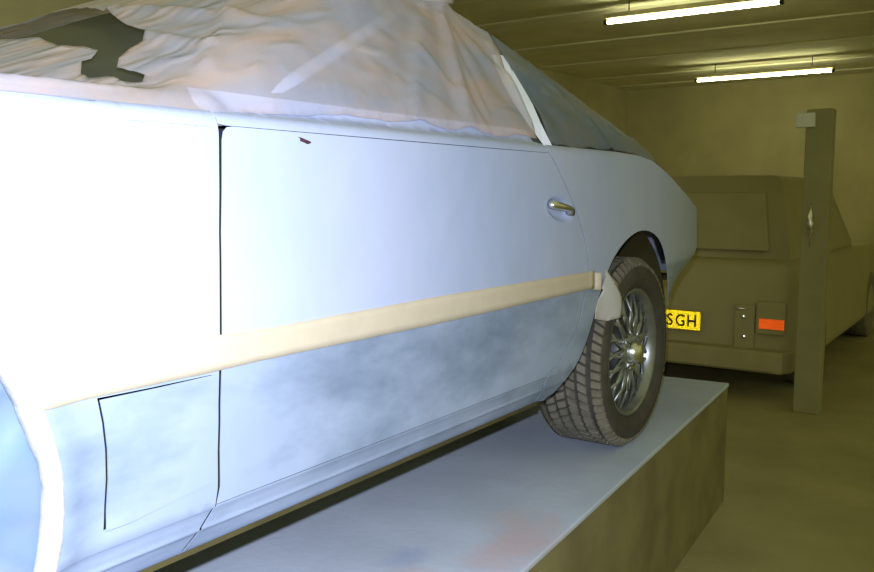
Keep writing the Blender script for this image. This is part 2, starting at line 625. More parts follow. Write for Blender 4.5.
def panel(name, poly, holes=(), parent=None, m=None, step=0.022, estep=0.008, off=0.0, thick=0.0016, extra=None, far=False, pts=()):
    xs = [p[0] for p in poly]; zs = [p[1] for p in poly]
    gp = gridpts(min(xs), max(xs), min(zs), max(zs), step, step * 0.8) + list(pts)
    # rows that follow the pressed creases
    for zc in (0.255, 0.286, 0.2885, 0.2915, 0.318, 0.322, 0.875, 0.885, 0.893):
        t = min(xs)
        while t < max(xs):
            gp.append((t, zc)); t += 0.02
    vs, tr = fill(poly, list(holes), gp, estep)
    co = []
    for (t, z) in vs:
        x = SX(t, z) + off
        if extra: x += extra(t, z)
        co.append((2 * XC - x if far else x, t, z))
    if far: tr = [(a, c, b) for a, b, c in tr]
    def nf(i):
        t, z = vs[i]
        f = lambda a, b: SX(a, b) + (extra(a, b) if extra else 0)
        e = 0.004
        n_ = Vector((1, -(f(t + e, z) - f(t - e, z)) / (2 * e), -(f(t, z + e) - f(t, z - e)) / (2 * e))).normalized()
        return (-n_.x if far else n_.x, n_.y, n_.z)
    return in_car(skin(name, co, tr, m or M['primer'], (thick if far else -thick, 0, 0), nf))


# outlines in (along the car, height)
def arc(cx, cz, r, a0, a1, n):
    return [(cx + r * math.cos(R(a0 + (a1 - a0) * i / n)), cz + r * math.sin(R(a0 + (a1 - a0) * i / n))) for i in range(n + 1)]


def fit(poly):
    """outlines were measured on the plane x = -0.95; carry them onto the curved flank"""
    out = []
    for t, z in poly:
        k = lerp_tab(PROF, min(z, 0.885)) / -0.95
        out.append((t * k, 0.776 + (z - 0.776) * k))
    return out


FA = arc(0.235, 0.405, 0.331, -28, 208, 60)          # front arch, tail side first
gap_front = [(0.8335, 0.862), (0.829, 0.72), (0.825, 0.56), (0.819, 0.47), (0.815, 0.40), (0.813, 0.345), (0.806, 0.327)]
kick = [(0.795, 0.300), (0.785, 0.278), (0.772, 0.252)]
wing_poly = ([(0.8335, 0.893)] + gap_front + kick + [(0.60, 0.262), (0.535, 0.25)] + FA + [(-0.08, 0.25), (-0.45, 0.25), (-0.52, 0.30), (-0.55, 0.60), (-0.52, 0.80)]
             + [(-0.45, 0.893)])
flap_poly = [(0.6265, 0.5155), (0.6315, 0.485), (0.634, 0.45), (0.633, 0.41), (0.629, 0.375), (0.625, 0.3445),
             (0.665, 0.3435), (0.72, 0.3485), (0.8085, 0.357), (0.8105, 0.515), (0.72, 0.5145)]
flap_hole = [(0.6235, 0.5182), (0.629, 0.485), (0.6315, 0.45), (0.6305, 0.41), (0.6265, 0.375), (0.6238, 0.3445),
             (0.665, 0.3465), (0.72, 0.3515), (0.8065, 0.3595), (0.8085, 0.5155), (0.70, 0.5165)]
gap_front, kick = fit(gap_front), fit(kick)
flap_poly, flap_hole = fit(flap_poly), fit(flap_hole)
FA = arc(0.231, 0.411, 0.325, -15.98, 195.98, 60)
wing_poly = ([(0.836, 0.893)] + gap_front[:-1] + [(0.8005, 0.3215)] + FA + [(-0.45, 0.3215), (-0.55, 0.60), (-0.52, 0.80)] + [(-0.45, 0.893)])
wing = panel('front_wing', wing_poly, [flap_hole], step=0.02)


def flap_out(t, z):
    l = sstep(0.72, 0.625, t)
    return 0.0018 + l * 0.0035 * sstep(0.38, 0.345, z)


flap = panel('access_flap', flap_poly, extra=flap_out, step=0.012, estep=0.005)
flap['label'] = 'small squarish flap in the front wing with an open dark gap'

# door
rear_edge = smooth_curve([(1.858, 0.872), (1.905, 0.835), (2.000, 0.745), (2.062, 0.665), (2.098, 0.592), (2.098, 0.545), (2.066, 0.488),
                          (2.032, 0.425), (1.94, 0.357), (1.86, 0.3265)], 5)
G_ = 0.0052
rear_edge = fit(rear_edge)
rear_edge[0] = (rear_edge[0][0], 0.872)
rear_edge[-1] = (rear_edge[-1][0], 0.3262)
front_edge = [(t + G_, z) for t, z in reversed(gap_front)]
front_edge[0] = (front_edge[0][0], 0.326)
front_edge = front_edge[:-1] + [(0.836 + G_, 0.852), (0.840 + G_, 0.864), (0.848 + G_, 0.8705), (0.864, 0.872)]
door_poly = front_edge + [(1.2, 0.8715), (1.6, 0.8715)] + rear_edge + [(1.6, 0.3262), (1.2, 0.3261)]
recess = arc(1.912, 0.735, 0.058, 0, 355, 24)
recess = [(1.912 + (p[0] - 1.912) * 1.25, 0.735 + (p[1] - 0.735) * 0.55 - (p[0] - 1.912) * 0.15) for p in recess]


def dents(t, z):
    d = 0
    for (a, b, sa, sb, h) in ((1.25, 0.45, 0.25, 0.05, -0.004), (0.98, 0.40, 0.10, 0.05, -0.003), (1.5, 0.60, 0.3, 0.06, 0.002)):
        d += h * math.exp(-((t - a) / sa) ** 2 - ((z - b) / sb) ** 2)
    # handle scoop
    q = math.hypot((t - 1.912) / 0.072, (z - 0.735 + (t - 1.912) * 0.15) / 0.030)
    d -= 0.016 * sstep(1.05, 0.55, q)
    return d


door = panel('door', door_poly, step=0.02, extra=dents, pts=gridpts(1.82, 2.0, 0.69, 0.78, 0.006, 0.005))
# door handle
def on_side(t, z, out=0.0):
    return Vector((SX(t, z) + out, t, z)) - CAR0


hb = MB()
hb.tube([on_side(1.842, 0.748, 0.004), on_side(1.855, 0.748, 0.012), on_side(1.90, 0.742, 0.016), on_side(1.942, 0.736, 0.014), on_side(1.962, 0.734, 0.006)],
        0.008, 10, rads=[0.006, 0.011, 0.009, 0.008, 0.005])
hh = hb.build('door_handle', M['steel'], None, True); hh.parent = door; hh.matrix_parent_inverse = Matrix.Identity(4)
hh.matrix_parent_inverse = Matrix.Translation(CAR0)
hh['label'] = 'chrome pull handle'
lk = MB().tube([on_side(1.972, 0.728, -0.012), on_side(1.972, 0.728, 0.006)], 0.010, 14).build('door_lock', M['alloy'], None, True)
lk.parent = door; lk.matrix_parent_inverse = Matrix.Translation(CAR0)
ru = MB()
blob = [(1.010 + 0.012 * math.cos(a) * (1 + 0.35 * math.sin(3 * a + 1)), 0.859 + 0.0042 * math.sin(a) * (1 + 0.3 * math.cos(2 * a)) - 0.0030 * math.cos(a)) for a in [k * 2 * math.pi / 18 for k in range(18)]]
ru.v = [tuple(on_side(t, z, 0.0011) + CAR0) for t, z in blob] + [tuple(on_side(t, z, -0.001) + CAR0) for t, z in blob]
ru.f = [tuple(range(18))] + [(k, k + 18, (k + 1) % 18 + 18, (k + 1) % 18) for k in range(18)]
rc = ru.build('rust_chip', M['rust']); rc.parent = door; rc.matrix_parent_inverse = Matrix.Identity(4)
rc['label'] = 'small dark red rust chip'

# sill below the door
sill_poly = [(0.776, 0.250), (0.789, 0.278), (0.7985, 0.300), (0.811, 0.3235), (1.2, 0.3242), (1.6, 0.3245), (1.862, 0.3245), (1.878, 0.256), (1.6, 0.250), (1.2, 0.248)]
def lower_strip(name, zs, tab0, tab1, n, far=False):
    co = []; tr = []
    for z in zs:
        t0 = lerp_tab(tab0, z); t1 = lerp_tab(tab1, z)
        for i in range(n + 1):
            t = t0 + (t1 - t0) * i / n
            x = SX(t, z)
            co.append((2 * XC - x if far else x, t, z))
    for j in range(len(zs) - 1):
        for i in range(n):
            a = j * (n + 1) + i
            q = [(a, a + 1, a + n + 2), (a, a + n + 2, a + n + 1)]
            tr += [(u, w__, v) for u, v, w__ in q] if far else q
    return in_car(skin(name, co, tr, M['primer'], (0.0016 if far else -0.0016, 0, 0)))


ZS = [0.248, 0.2515, 0.255, 0.263, 0.271, 0.279, 0.286, 0.2885, 0.2915, 0.300, 0.309, 0.318, 0.3212]


def make_sill(far=False):
    lower_strip('sill', ZS[:-1] + [0.322, 0.3248], [(0.248, 0.770), (0.278, 0.783), (0.300, 0.792), (0.3235, 0.804)], [(0.248, 1.862), (0.3235, 1.846)], 60, far)
    lower_strip('wing_valance', ZS, [(0.248, 0.512), (0.286, 0.5313), (0.3212, 0.5435)], [(0.248, 0.765), (0.278, 0.778), (0.300, 0.787), (0.3212, 0.7975)], 20, far)


make_sill()
fl_ = MB().box((-1.005, 0.60, 0.238), (-0.994, 1.90, 0.256)).build('sill_flange', M['under']); in_car(fl_)

# quarter panel behind the door with the rear arch cut out
rear_arch = smooth_curve([(1.868, 0.252), (1.95, 0.285), (2.045, 0.335), (2.11, 0.40), (2.158, 0.475), (2.205, 0.535), (2.27, 0.595), (2.36, 0.640),
                          (2.46, 0.662), (2.56, 0.655), (2.645, 0.620), (2.705, 0.555), (2.738, 0.47), (2.742, 0.41)], 5)
re2 = [(t + 0.005, z - 0.0005) for t, z in rear_edge]
rear_arch = [rear_arch[0]] + fit(rear_arch[1:])
quarter_poly = [(rear_edge[-1][0] + 0.006, rear_edge[-1][1])] + list(reversed(re2))[1:] + [(1.875, 0.893), (2.3, 0.893), (2.45, 0.889), (2.55, 0.876), (2.7, 0.838), (2.865, 0.790), (3.1, 0.735), (3.3, 0.70), (3.36, 0.67), (3.37, 0.58), (3.33, 0.47), (3.0, 0.43)] + list(reversed(rear_arch))
quarter = panel('quarter_panel', quarter_poly, step=0.022)

# belt rail above the door
belt_poly = [(0.838, 0.8745), (0.850, 0.8728), (1.2, 0.8728), (1.6, 0.8728), (1.868, 0.8728), (1.868, 0.93), (0.838, 0.93)]
belt = panel('belt_rail', belt_poly, step=0.012)

# skin added behind the gaps, coloured near-black so they read as shade
inner_poly = [(0.56, 0.262), (0.62, 0.48), (0.50, 0.70), (0.2, 0.76), (-0.1, 0.76), (-0.4, 0.70), (-0.4, 0.86), (0.5, 0.872), (1.9, 0.872), (2.45, 0.862), (2.865, 0.755), (3.1, 0.70), (3.2, 0.6), (2.80, 0.55), (2.66, 0.67),
              (2.46, 0.70), (2.3, 0.68), (2.2, 0.62), (2.09, 0.50), (2.0, 0.37), (1.85, 0.285)]
ib = panel('gap_shade_skin', inner_poly, m=M['inner'], step=0.05, estep=0.04, off=-0.045, thick=0.01)

# mirrored far side
for nm, pol in (('front_wing', wing_poly), ('door', door_poly), ('quarter_panel', quarter_poly), ('belt_rail', belt_poly)):
    panel(nm, pol, far=True, step=0.05, estep=0.03)

make_sill(True)

# underside and wheel wells
up = MB().box((-2.56, 0.60, 0.262), (-1.02, 2.02, 0.285)).build('floor_pan', M['under']); in_car(up)
up = MB().box((-2.45, 2.80, 0.44), (-1.13, 3.30, 0.46)).build('boot_floor', M['under']); in_car(up)


def well(cy, cz, r, x0, x1):
    b = MB()
    n = 24
    a = [(cy + r * math.cos(math.pi * k / n), cz + r * math.sin(math.pi * k / n)) for k in range(n + 1)]
    vs = [(x0, y, z) for y, z in a] + [(x1, y, z) for y, z in a]
    fs = [(k, k + 1, k + n + 2, k + n + 1) for k in range(n)] + [tuple(range(n + 1, 2 * n + 2))]
    b.add(vs, fs)
    o = b.build('wheel_well', M['under'], None, True)
    for p in o.data.polygons: p.use_smooth = len(p.vertices) == 4
    return in_car(o)


for (cy, cz, r) in ((0.235, 0.405, 0.345), (2.455, 0.32, 0.355)):
    well(cy, cz, r, -0.965 if cy < 1 else -0.985, -1.30)
    well(cy, cz, r, 2 * XC + 0.985, 2 * XC + 1.30)

# tail panel, bonnet, nose
secs = []
b = MB()
for x in (-2.455, -2.35, -2.1, XC, -1.48, -1.25, -1.125):
    u = abs(x - XC) / 0.665
    y = 3.44 - 0.07 * u ** 4
    secs.append([(x, y, 0.46), (x, y + 0.03, 0.56), (x, y, 0.65), (x, y - 0.06, 0.695)])
vs = [p for s in secs for p in s]; fs = []
for i in range(len(secs) - 1):
    for k in range(3):
        a = i * 4 + k; fs.append((a, a + 1, a + 5, a + 4))
o = b.add(vs, fs).build('tail_panel', M['primer'], None, True); in_car(o)
o.modifiers.new('thickness', 'SOLIDIFY').thickness = 0.01
bl = MB(); nx, ny = 16, 10
for j in range(ny + 1):
    y = 2.74 + 0.65 * j / ny
    zt = lerp_tab([(2.7, 0.838), (2.865, 0.790), (3.1, 0.735), (3.3, 0.70), (3.4, 0.685)], y)
    hw = abs(SX(min(y, 3.36), zt) - XC) - 0.006
    for i in range(nx + 1):
        u = -1 + 2 * i / nx
        bl.v.append((XC + hw * u, y, zt + 0.015 * (1 - u * u) - 0.004))
for j in range(ny):
    for i in range(nx):
        a = j * (nx + 1) + i; bl.f.append((a, a + 1, a + nx + 2, a + nx + 1))
o = bl.build('boot_lid', M['primer'], None, True, fix=False); in_car(o)
o.modifiers.new('thickness', 'SOLIDIFY').thickness = 0.006
rb = MB()
rb.tube([(-2.50, 3.30, 0.53), (-2.44, 3.44, 0.53), (-2.3, 3.50, 0.53), (XC, 3.52, 0.53), (-1.32, 3.50, 0.53), (-1.18, 3.44, 0.53)], 0.04, 10)
in_car(rb.build('rear_bumper', M['bumper'], None, True))
b = MB(); nx = 14; ny = 12
vs = []; fs = []
for i in range(nx + 1):
    x = -2.614 + 1.648 * i / nx
    for j in range(ny + 1):
        y = -0.50 + 1.15 * j / ny
        u = (x - XC) / 0.82
        vs.append((x, y, 0.894 - 0.03 * max(0, 0.1 - y) ** 2 - 0.003 * u ** 4))
for i in range(nx):
    for j in range(ny):
        a = i * (ny + 1) + j; fs.append((a, a + ny + 1, a + ny + 2, a + 1))
o = b.add(vs, fs).build('bonnet', M['primer'], None, True); in_car(o)
o.modifiers.new('thickness', 'SOLIDIFY').thickness = 0.006
in_car(MB().box((-2.5, -0.54, 0.30), (-1.08, -0.48, 0.86)).build('nose_panel', M['primer'], None, bevel=0.02))


# ---- glasshouse: height field shared by the roof, the glass and the draped film
def smin(a, b, k):
    h = max(k - abs(a - b), 0) / k
    return min(a, b) - h * h * k * .25


def planes(x, t):
    u = (x - XC) / .79
    return (.90 + 1.55 * (.79 - abs(x - XC)),
            .94 + .41 * (t - (.60 + .32 * u * u)),
            1.29 - .06 * u * u,
            1.235 - .40 * (t - 1.82))


def GH(x, t):
    s, ws, rf, rr = planes(x, t)
    z = smin(smin(smin(s, ws, .05), rf, .08), rr, .06)
    dk = .893 - .30 * max(0, t - 2.50) + 0.10 * max(0, t - 2.9)
    return -smin(-z, -dk, .03)


parts = {'side_window': ([], {}), 'windscreen': ([], {}), 'roof': ([], {}), 'rear_window': ([], {}), 'side_window.far': ([], {})}
nx, ny = 80, 90
def gp(i, j):
    x = -2.585 + 1.59 * i / nx; y = 0.56 + 2.24 * j / ny
    return (x, y, GH(x, y) - 0.014)
cells = {}
for i in range(nx):
    for j in range(ny):
        x = -2.585 + 1.59 * (i + .5) / nx; y = 0.56 + 2.24 * (j + .5) / ny
        p = planes(x, y)
        k = p.index(min(p))
        if max(p[k], 0) < 0.885 and k != 0: key = 'scuttle' if y < 1.2 else 'rear_deck'
        if key == 'scuttle' and (x > -1.0 or x < 2 * XC + 1.0): continue
        else: key = ('side_window' if x > XC else 'side_window.far', 'windscreen', 'roof', 'rear_window')[k]
        cells.setdefault(key, []).append((i, j))
for key, cl in cells.items():
    idx = {}; vs = []; fs = []
    for i, j in cl:
        f = []
        for q in ((i, j), (i + 1, j), (i + 1, j + 1), (i, j + 1)):
            if q not in idx:
                idx[q] = len(vs); vs.append(gp(*q))
            f.append(idx[q])
        fs.append(tuple(f))
    o = MB().add(vs, fs).build(key.split('.')[0], M['primer'] if key in ('roof', 'scuttle') else M['glass'], None, True, fix=False)
    in_car(o)
    o.modifiers.new('thickness', 'SOLIDIFY').thickness = 0.005
for s in (1, -1):
    mx = lambda x: x if s > 0 else 2 * XC - x
    pa = [(-1.045, 1.02, 0.945), (-1.07, 1.14, 1.005), (-1.13, 1.35, 1.098), (-1.19, 1.56, 1.190)]
    in_car(MB().tube([(mx(a), y, z - 0.016) for a, y, z in pa], 0.014, 8).build('windscreen_pillar', M['primer'], None, True))
# pale strip of bare pillar behind the door window
ps = MB()
rows = [(0.884, 1.938, 0.004), (0.90, 1.934, 0.010), (0.95, 1.928, 0.022), (1.00, 1.928, 0.036), (1.05, 1.930, 0.034), (1.09, 1.934, 0.028), (1.13, 1.940, 0.016)]
for z, yc, hw in rows:
    x = -1.0 - (z - 0.90) / 1.55 + 0.006
    ps.v += [(x - 0.010, yc - hw, z), (x + 0.004 + 0.010 * hw / 0.036, yc + hw * 0.55, z), (x, yc + hw, z), (x - 0.014, yc, z)]
for i in range(len(rows) - 1):
    for k in range(4):
        a = i * 4 + k; c = i * 4 + (k + 1) % 4
        ps.f.append((a, c, c + 4, a + 4))
bp_ = ps.build('door_pillar', M['white']); in_car(bp_)
bp_['label'] = 'bright white strip of pillar bared between the two plastic sheets'

# ------------------------------------------------------------------ wheels
def make_wheel():
    rim = MB()
    rim.lathe_x([(-0.01, 0.196), (0.0, 0.198), (0.004, 0.192), (-0.004, 0.183), (-0.02, 0.176), (-0.05, 0.168), (-0.10, 0.160), (-0.16, 0.165), (-0.172, 0.19)], 56)
    wh = rim.build('wheel', M['alloy'], None, True)
    ty = MB()
    ty.lathe_x([(-0.002, 0.196), (0.010, 0.205), (0.017, 0.222), (0.018, 0.243), (0.012, 0.262), (0.000, 0.276), (-0.012, 0.2805), (-0.05, 0.283),
                (-0.09, 0.2835), (-0.13, 0.283), (-0.168, 0.2805), (-0.180, 0.276), (-0.192, 0.262), (-0.198, 0.243), (-0.197, 0.222), (-0.190, 0.205), (-0.178, 0.196)], 72)
    t = ty.build('tyre', M['rubber'], wh, True)
    # raised lettering ring and ribs on the sidewall
    ring = MB().lathe_x([(0.0165, 0.226), (0.0195, 0.228), (0.0195, 0.231), (0.0165, 0.233)], 72)
    ring.build('sidewall_rib', M['rubber'], wh, True)
    tb = MB()
    ribs = ((0.004, 0.020, 66, 0.0), (-0.036, 0.026, 60, 0.4), (-0.072, 0.026, 60, 0.1), (-0.108, 0.026, 60, 0.5), (-0.144, 0.026, 60, 0.2), (-0.184, 0.020, 66, 0.3))
    for xr, wd, n, ph_ in ribs:
        for k in range(n):
            a0 = 2 * math.pi * (k + ph_) / n; da = 2 * math.pi / n * 0.70; sk = 0.35 * 2 * math.pi / n * (1 if (xr > -0.09) else -1)
            shoulder = xr > -0.01 or xr < -0.17
            ri, ro = (0.262, 0.2845) if shoulder else (0.278, 0.2905)
            q = []
            for (dx, rr) in ((0.5, ri), (-0.5, ri), (-0.5, ro), (0.5, ro)):
                r_ = rr
                if shoulder and rr == ro:
                    outer = (dx > 0) == (xr > -0.09)
                    r_ = 0.274 if outer else 0.2908
                for a in (a0, a0 + da):
                    aa = a + dx * sk
                    q.append((xr - 0.004 + dx * wd, r_ * math.cos(aa), r_ * math.sin(aa)))
            tb.add(q, [(4, 5, 7, 6), (0, 6, 7, 1), (2, 3, 5, 4), (0, 2, 4, 6), (1, 7, 5, 3)])
    tb.build('tread_blocks', M['tread'], wh)['kind'] = 'stuff'
    # cross spokes
    for k in range(16):
        a = 2 * math.pi * k / 16
        for dirn in (-1, 1):
            b_ = a + dirn * 0.33
            MB().tube([(-0.012, 0.055 * math.cos(a), 0.055 * math.sin(a)), (-0.012, 0.115 * math.cos((a + b_) / 2), 0.115 * math.sin((a + b_) / 2)),
                       (-0.026, 0.176 * math.cos(b_), 0.176 * math.sin(b_))], 0.006, 6, rads=[0.0075, 0.006, 0.0065]).build('spoke', M['alloy'], wh, True)
    MB().lathe_x([(-0.05, 0.17), (-0.052, 0.10), (-0.05, 0.06)], 40).build('brake_drum', M['alloy_dark'], wh, True)
    MB().lathe_x([(-0.05, 0.062), (-0.012, 0.062), (-0.004, 0.056), (-0.004, 0.034)], 32).build('hub', M['alloy'], wh, True)
    MB().lathe_x([(-0.006, 0.036), (0.014, 0.034), (0.024, 0.026), (0.028, 0.012), (0.029, 0.0005)], 28).build('hub_cap', M['steel'], wh, True)
    for k in range(4):
        a = 2 * math.pi * (k + 0.5) / 4
        MB().tube([(-0.006, 0.048 * math.cos(a), 0.048 * math.sin(a)), (0.012, 0.048 * math.cos(a), 0.048 * math.sin(a))], 0.0095, 6).build('wheel_nut', M['chrome'], wh)
    return wh


wheel = make_wheel()
spots = [((-0.962, 2.462, 0.2908), 0, R(9)), ((-0.985, 0.235, 0.2908), 0, 0.3), ((2 * XC + 0.962, 2.462, 0.2908), math.pi, 0.5), ((2 * XC + 0.985, 0.235, 0.2908), math.pi, 0.7)]
for i, (loc, rz, rx) in enumerate(spots):
    o = wheel if i == 0 else copy_tree(wheel)
    o.location = loc
    o.rotation_mode = 'ZXY' if False else 'XYZ'
    o.rotation_euler = (rx, 0, rz)
    in_car(o)
for yy in (0.235, 2.462):
    in_car(MB().tube([(2 * XC + 1.10, yy, 0.2908), (-1.10, yy, 0.2908)], 0.03, 10).build('axle', M['under'], None, True))

# ------------------------------------------------------------------ draped polythene
FOLDS = [  # (x0,t0)-(x1,t1), half width, height
    ((-1.20, 1.76), (-1.015, 1.60), 0.016, 0.020),
    ((-1.17, 1.72), (-1.03, 1.69), 0.012, 0.014),
    ((-1.10, 1.53), (-1.005, 1.66), 0.013, 0.016),
    ((-1.06, 1.32), (-1.01, 1.55), 0.012, 0.010),
    ((-1.16, 1.62), (-1.01, 1.40), 0.022, 0.016),
    ((-1.19, 1.55), (-1.015, 0.98), 0.030, 0.024),
    ((-1.02, 0.98), (-1.012, 1.50), 0.010, 0.010),
    ((-1.14, 1.90), (-1.01, 1.885), 0.012, 0.016),
    ((-1.21, 1.78), (-1.30, 1.66), 0.03, 0.03),
    ((-1.10, 0.95), (-1.55, 0.93), 0.020, 0.014),
    ((-1.15, 1.10), (-1.5, 1.05), 0.025, 0.016),
    ((-1.04, 0.90), (-1.35, 1.25), 0.02, 0.010),
    ((-1.09, 2.12), (-0.99, 2.32), 0.012, 0.026),
    ((-1.06, 2.00), (-1.00, 2.30), 0.010, 0.008),
]


def seg_d(x, t, a, b, kx=1.8):
    ax, at = a[0] * kx, a[1]; bx, bt = b[0] * kx, b[1]; px = x * kx
    vx, vt = bx - ax, bt - at
    L = vx * vx + vt * vt
    q = max(0, min(1, ((px - ax) * vx + (t - at) * vt) / L))
    return math.hypot(px - ax - q * vx, t - at - q * vt), q


def drape(x, t):
    z = GH(x, t) + 0.012
    p = Vector((x * 2.0, t, 0.0))
    amp = 1.0
    n1 = noise.noise(p * 3.1 + Vector((3.1, 0, 0)))
    n2 = 1 - 2 * abs(noise.noise(Vector((x * 9.0, t * 5.0, 2.0))))
    n3 = 1 - 2 * abs(noise.noise(Vector((x * 21.0 + t * 6, t * 12.0, 7.0))))
    # pleats that run out from where the film is bunched on the roof
    dx, dt = (x + 1.21) * 1.8, t - 1.74
    rr = math.hypot(dx, dt)
    a = math.atan2(dt, dx)
    ple = math.sin(a * 15 + 3.0 * noise.noise(p * 4)) * sstep(0.0, 0.25, rr) * sstep(1.0, 0.3, rr)
    edge = sstep(-0.965, -1.02, x)
    w_ = 0.008 * n1 + 0.005 * n2 + 0.0035 * n3 + 0.006 * ple
    if x < -1.15: w_ *= 1 - 0.6 * sstep(-1.15, -1.25, x)
    z += 0.008 + w_ * (0.15 + 0.85 * edge)
    if t < 0.95: z -= 0.045 * sstep(-0.990, -0.952, x) * sstep(0.95, 0.88, t)
    z -= 0.020 * sstep(-1.022, -0.985, x) * sstep(0.84, 0.90, t)
    for (A, B, hw, h) in FOLDS:
        d, q = seg_d(x, t, A, B)
        if d < hw * 3:
            z += 0.7 * h * math.exp(-(d / hw) ** 2) * (0.3 + 0.7 * edge)
    return z if x > -1.03 else max(z, GH(x, t) + 0.004)


def film(name, poly, holes, pts, m, estep=0.008):
    vs, tr = fill(poly, holes, pts, estep)
    me = bpy.data.meshes.new(name)
    me.from_pydata([(x, t, drape(x, t)) for x, t in vs], [], tr)
    return link(name, me, m, None, True)


tear = [(-2.05, 1.20), (-1.86, 1.17), (-1.697, 1.121), (-1.57, 1.071), (-1.347, 0.978), (-1.266, 0.957), (-1.229, 0.92), (-1.22, 0.89), (-1.195, 0.849),
        (-1.159, 0.819), (-1.082, 0.812), (-1.06, 0.790), (-1.085, 0.772), (-1.134, 0.785), (-1.16, 0.77), (-1.186, 0.775), (-1.232, 0.808), (-1.23, 0.824),
        (-1.267, 0.861), (-1.308, 0.861), (-1.35, 0.844), (-1.456, 0.873), (-1.492, 0.855), (-1.547, 0.852), (-1.647, 0.85), (-2.0, 0.90)]


def wig(t, a=0.004):
    return a * noise.noise(Vector((t * 14.0, 0.3, 5.0))) * 2


near = [(-0.953 + wig(t, 0.002), t) for t in [-0.40 + 0.02 * i for i in range(62)]]
near += [(-0.960, 0.85), (-0.976, 0.88)]
near += [(-0.988 - 0.010 * sstep(0.95, 1.2, t) + wig(t, 0.0012), t) for t in [0.90 + 0.02 * i for i in range(49)]]
slit_f = [(-0.998, 1.885), (-1.02, 1.900), (-1.06, 1.903), (-1.10, 1.912), (-1.135, 1.930), (-1.16, 1.945), (-1.3, 1.95), (-2.0, 1.95), (-2.575, 1.9)]
front_poly = near + slit_f + [(-2.60, 1.2), (-2.60, -0.4)]
fp = (gridpts(-1.32, -0.95, -0.4, 0.32, 0.016, 0.02) + gridpts(-2.6, -1.32, -0.4, 0.5, 0.04, 0.04) + gridpts(-1.32, -0.95, 0.32, 1.95, 0.0085, 0.010) + gridpts(-2.0, -1.32, 0.5, 1.95, 0.018, 0.018) + gridpts(-2.6, -2.0, 0.3, 1.95, 0.05, 0.05))
f1 = film('plastic_sheet', front_poly, [tear], fp, M['film'])
tag(f1, 'crumpled milky plastic sheet with a dark tear, over windscreen and door window', 'plastic sheet')
f1.modifiers.new('thickness', 'SOLIDIFY').thickness = 0.0006
near2 = [(-0.985 + wig(t, 0.003), t) for t in [1.955 + 0.02 * i for i in range(38)]]
slit_r = [(-2.57, 1.98), (-2.0, 1.97), (-1.3, 1.965), (-1.16, 1.955), (-1.13, 1.942), (-1.10, 1.946), (-1.06, 1.950), (-1.02, 1.950), (-0.992, 1.948)]
rear_poly = near2 + [(-1.1, 2.76), (-1.8, 2.80), (-2.55, 2.72)] + slit_r
rp = gridpts(-1.32, -0.98, 1.95, 2.8, 0.010, 0.012) + gridpts(-2.6, -1.32, 1.95, 2.8, 0.04, 0.04)
f2 = film('plastic_sheet', rear_poly, [], rp, M['film_thin'])
tag(f2, 'thin clear plastic sheet over the sloping rear pillar and tail of the car', 'plastic sheet')
f2.modifiers.new('thickness', 'SOLIDIFY').thickness = 0.0004
# bunched knot of film on the roof
kb = MB()
n = 22
for i in range(13):
    q = i / 12
    for k in range(n):
        a = 2 * math.pi * k / n
        r = (0.075 * (1 - q) ** 0.8 + 0.020 + 0.026 * sstep(0.35, 0.7, q)) * (math.sqrt(max(0.0, 1 - ((q - 0.7) / 0.3) ** 2)) if q > 0.7 else 1.0) * (1 + 0.28 * math.sin(5 * a + 2 * q) + 0.14 * math.sin(9 * a - 3 * q))
        kb.v.append((-1.245 + r * math.cos(a) * 0.8 - 0.03 * q, 1.70 + r * math.sin(a) + 0.03 * q, 1.225 + 0.12 * q + 0.010 * math.sin(4 * a + 1) * sstep(0.4, 0.8, q)))
for i in range(12):
    for k in range(n):
        a = i * n + k; c = i * n + (k + 1) % n
        kb.f.append((a, c, c + n, a + n))
kn = kb.build('gathered_bunch', M['film'], f1, True, fix=False)
kn['label'] = 'bunched up knot of plastic on the roof'

# ------------------------------------------------------------------ front wheel cover, masking bits
def warc(t, z):
    return math.hypot(t - 0.231, z - 0.411)


wc_poly = arc(0.231, 0.411, 0.322, -52, 232, 80)
wc_poly = [p for p in wc_poly] + [(0.08, 0.10), (0.235, 0.07), (0.36, 0.10)]
gpw = gridpts(-0.1, 0.57, 0.06, 0.74, 0.009, 0.009)
vs, tr = fill(wc_poly, [], gpw, 0.008)
co = []
for t, z in vs:
    r = warc(t, z)
    x = -0.953 + 0.012 * sstep(0.30, 0.10, r) - 0.010 * sstep(0.30, 0.22, r)
    q = Vector((t * 6, z * 3.2, 1.0))
    a = math.atan2(z - 0.405, t - 0.235)
    x += 0.014 * noise.noise(q) + 0.008 * (1 - 2 * abs(noise.noise(Vector((t * 11 + z * 6, z * 9, 4.0))))) + 0.006 * math.sin(a * 11 + 3 * noise.noise(q * 2)) * sstep(0.05, 0.25, r)
    x -= 0.03 * sstep(0.28, 0.10, z)
    co.append((min(x, -0.946), t, z))
me = bpy.data.meshes.new('wheel_cover_sheet'); me.from_pydata(co, [], tr)
wcs = link('wheel_cover_sheet', me, M['film_wheel'], None, True)
tag(wcs, 'bluish creased plastic sheet stuffed into the front wheel arch', 'plastic sheet')
wcs.modifiers.new('thickness', 'SOLIDIFY').thickness = 0.0006
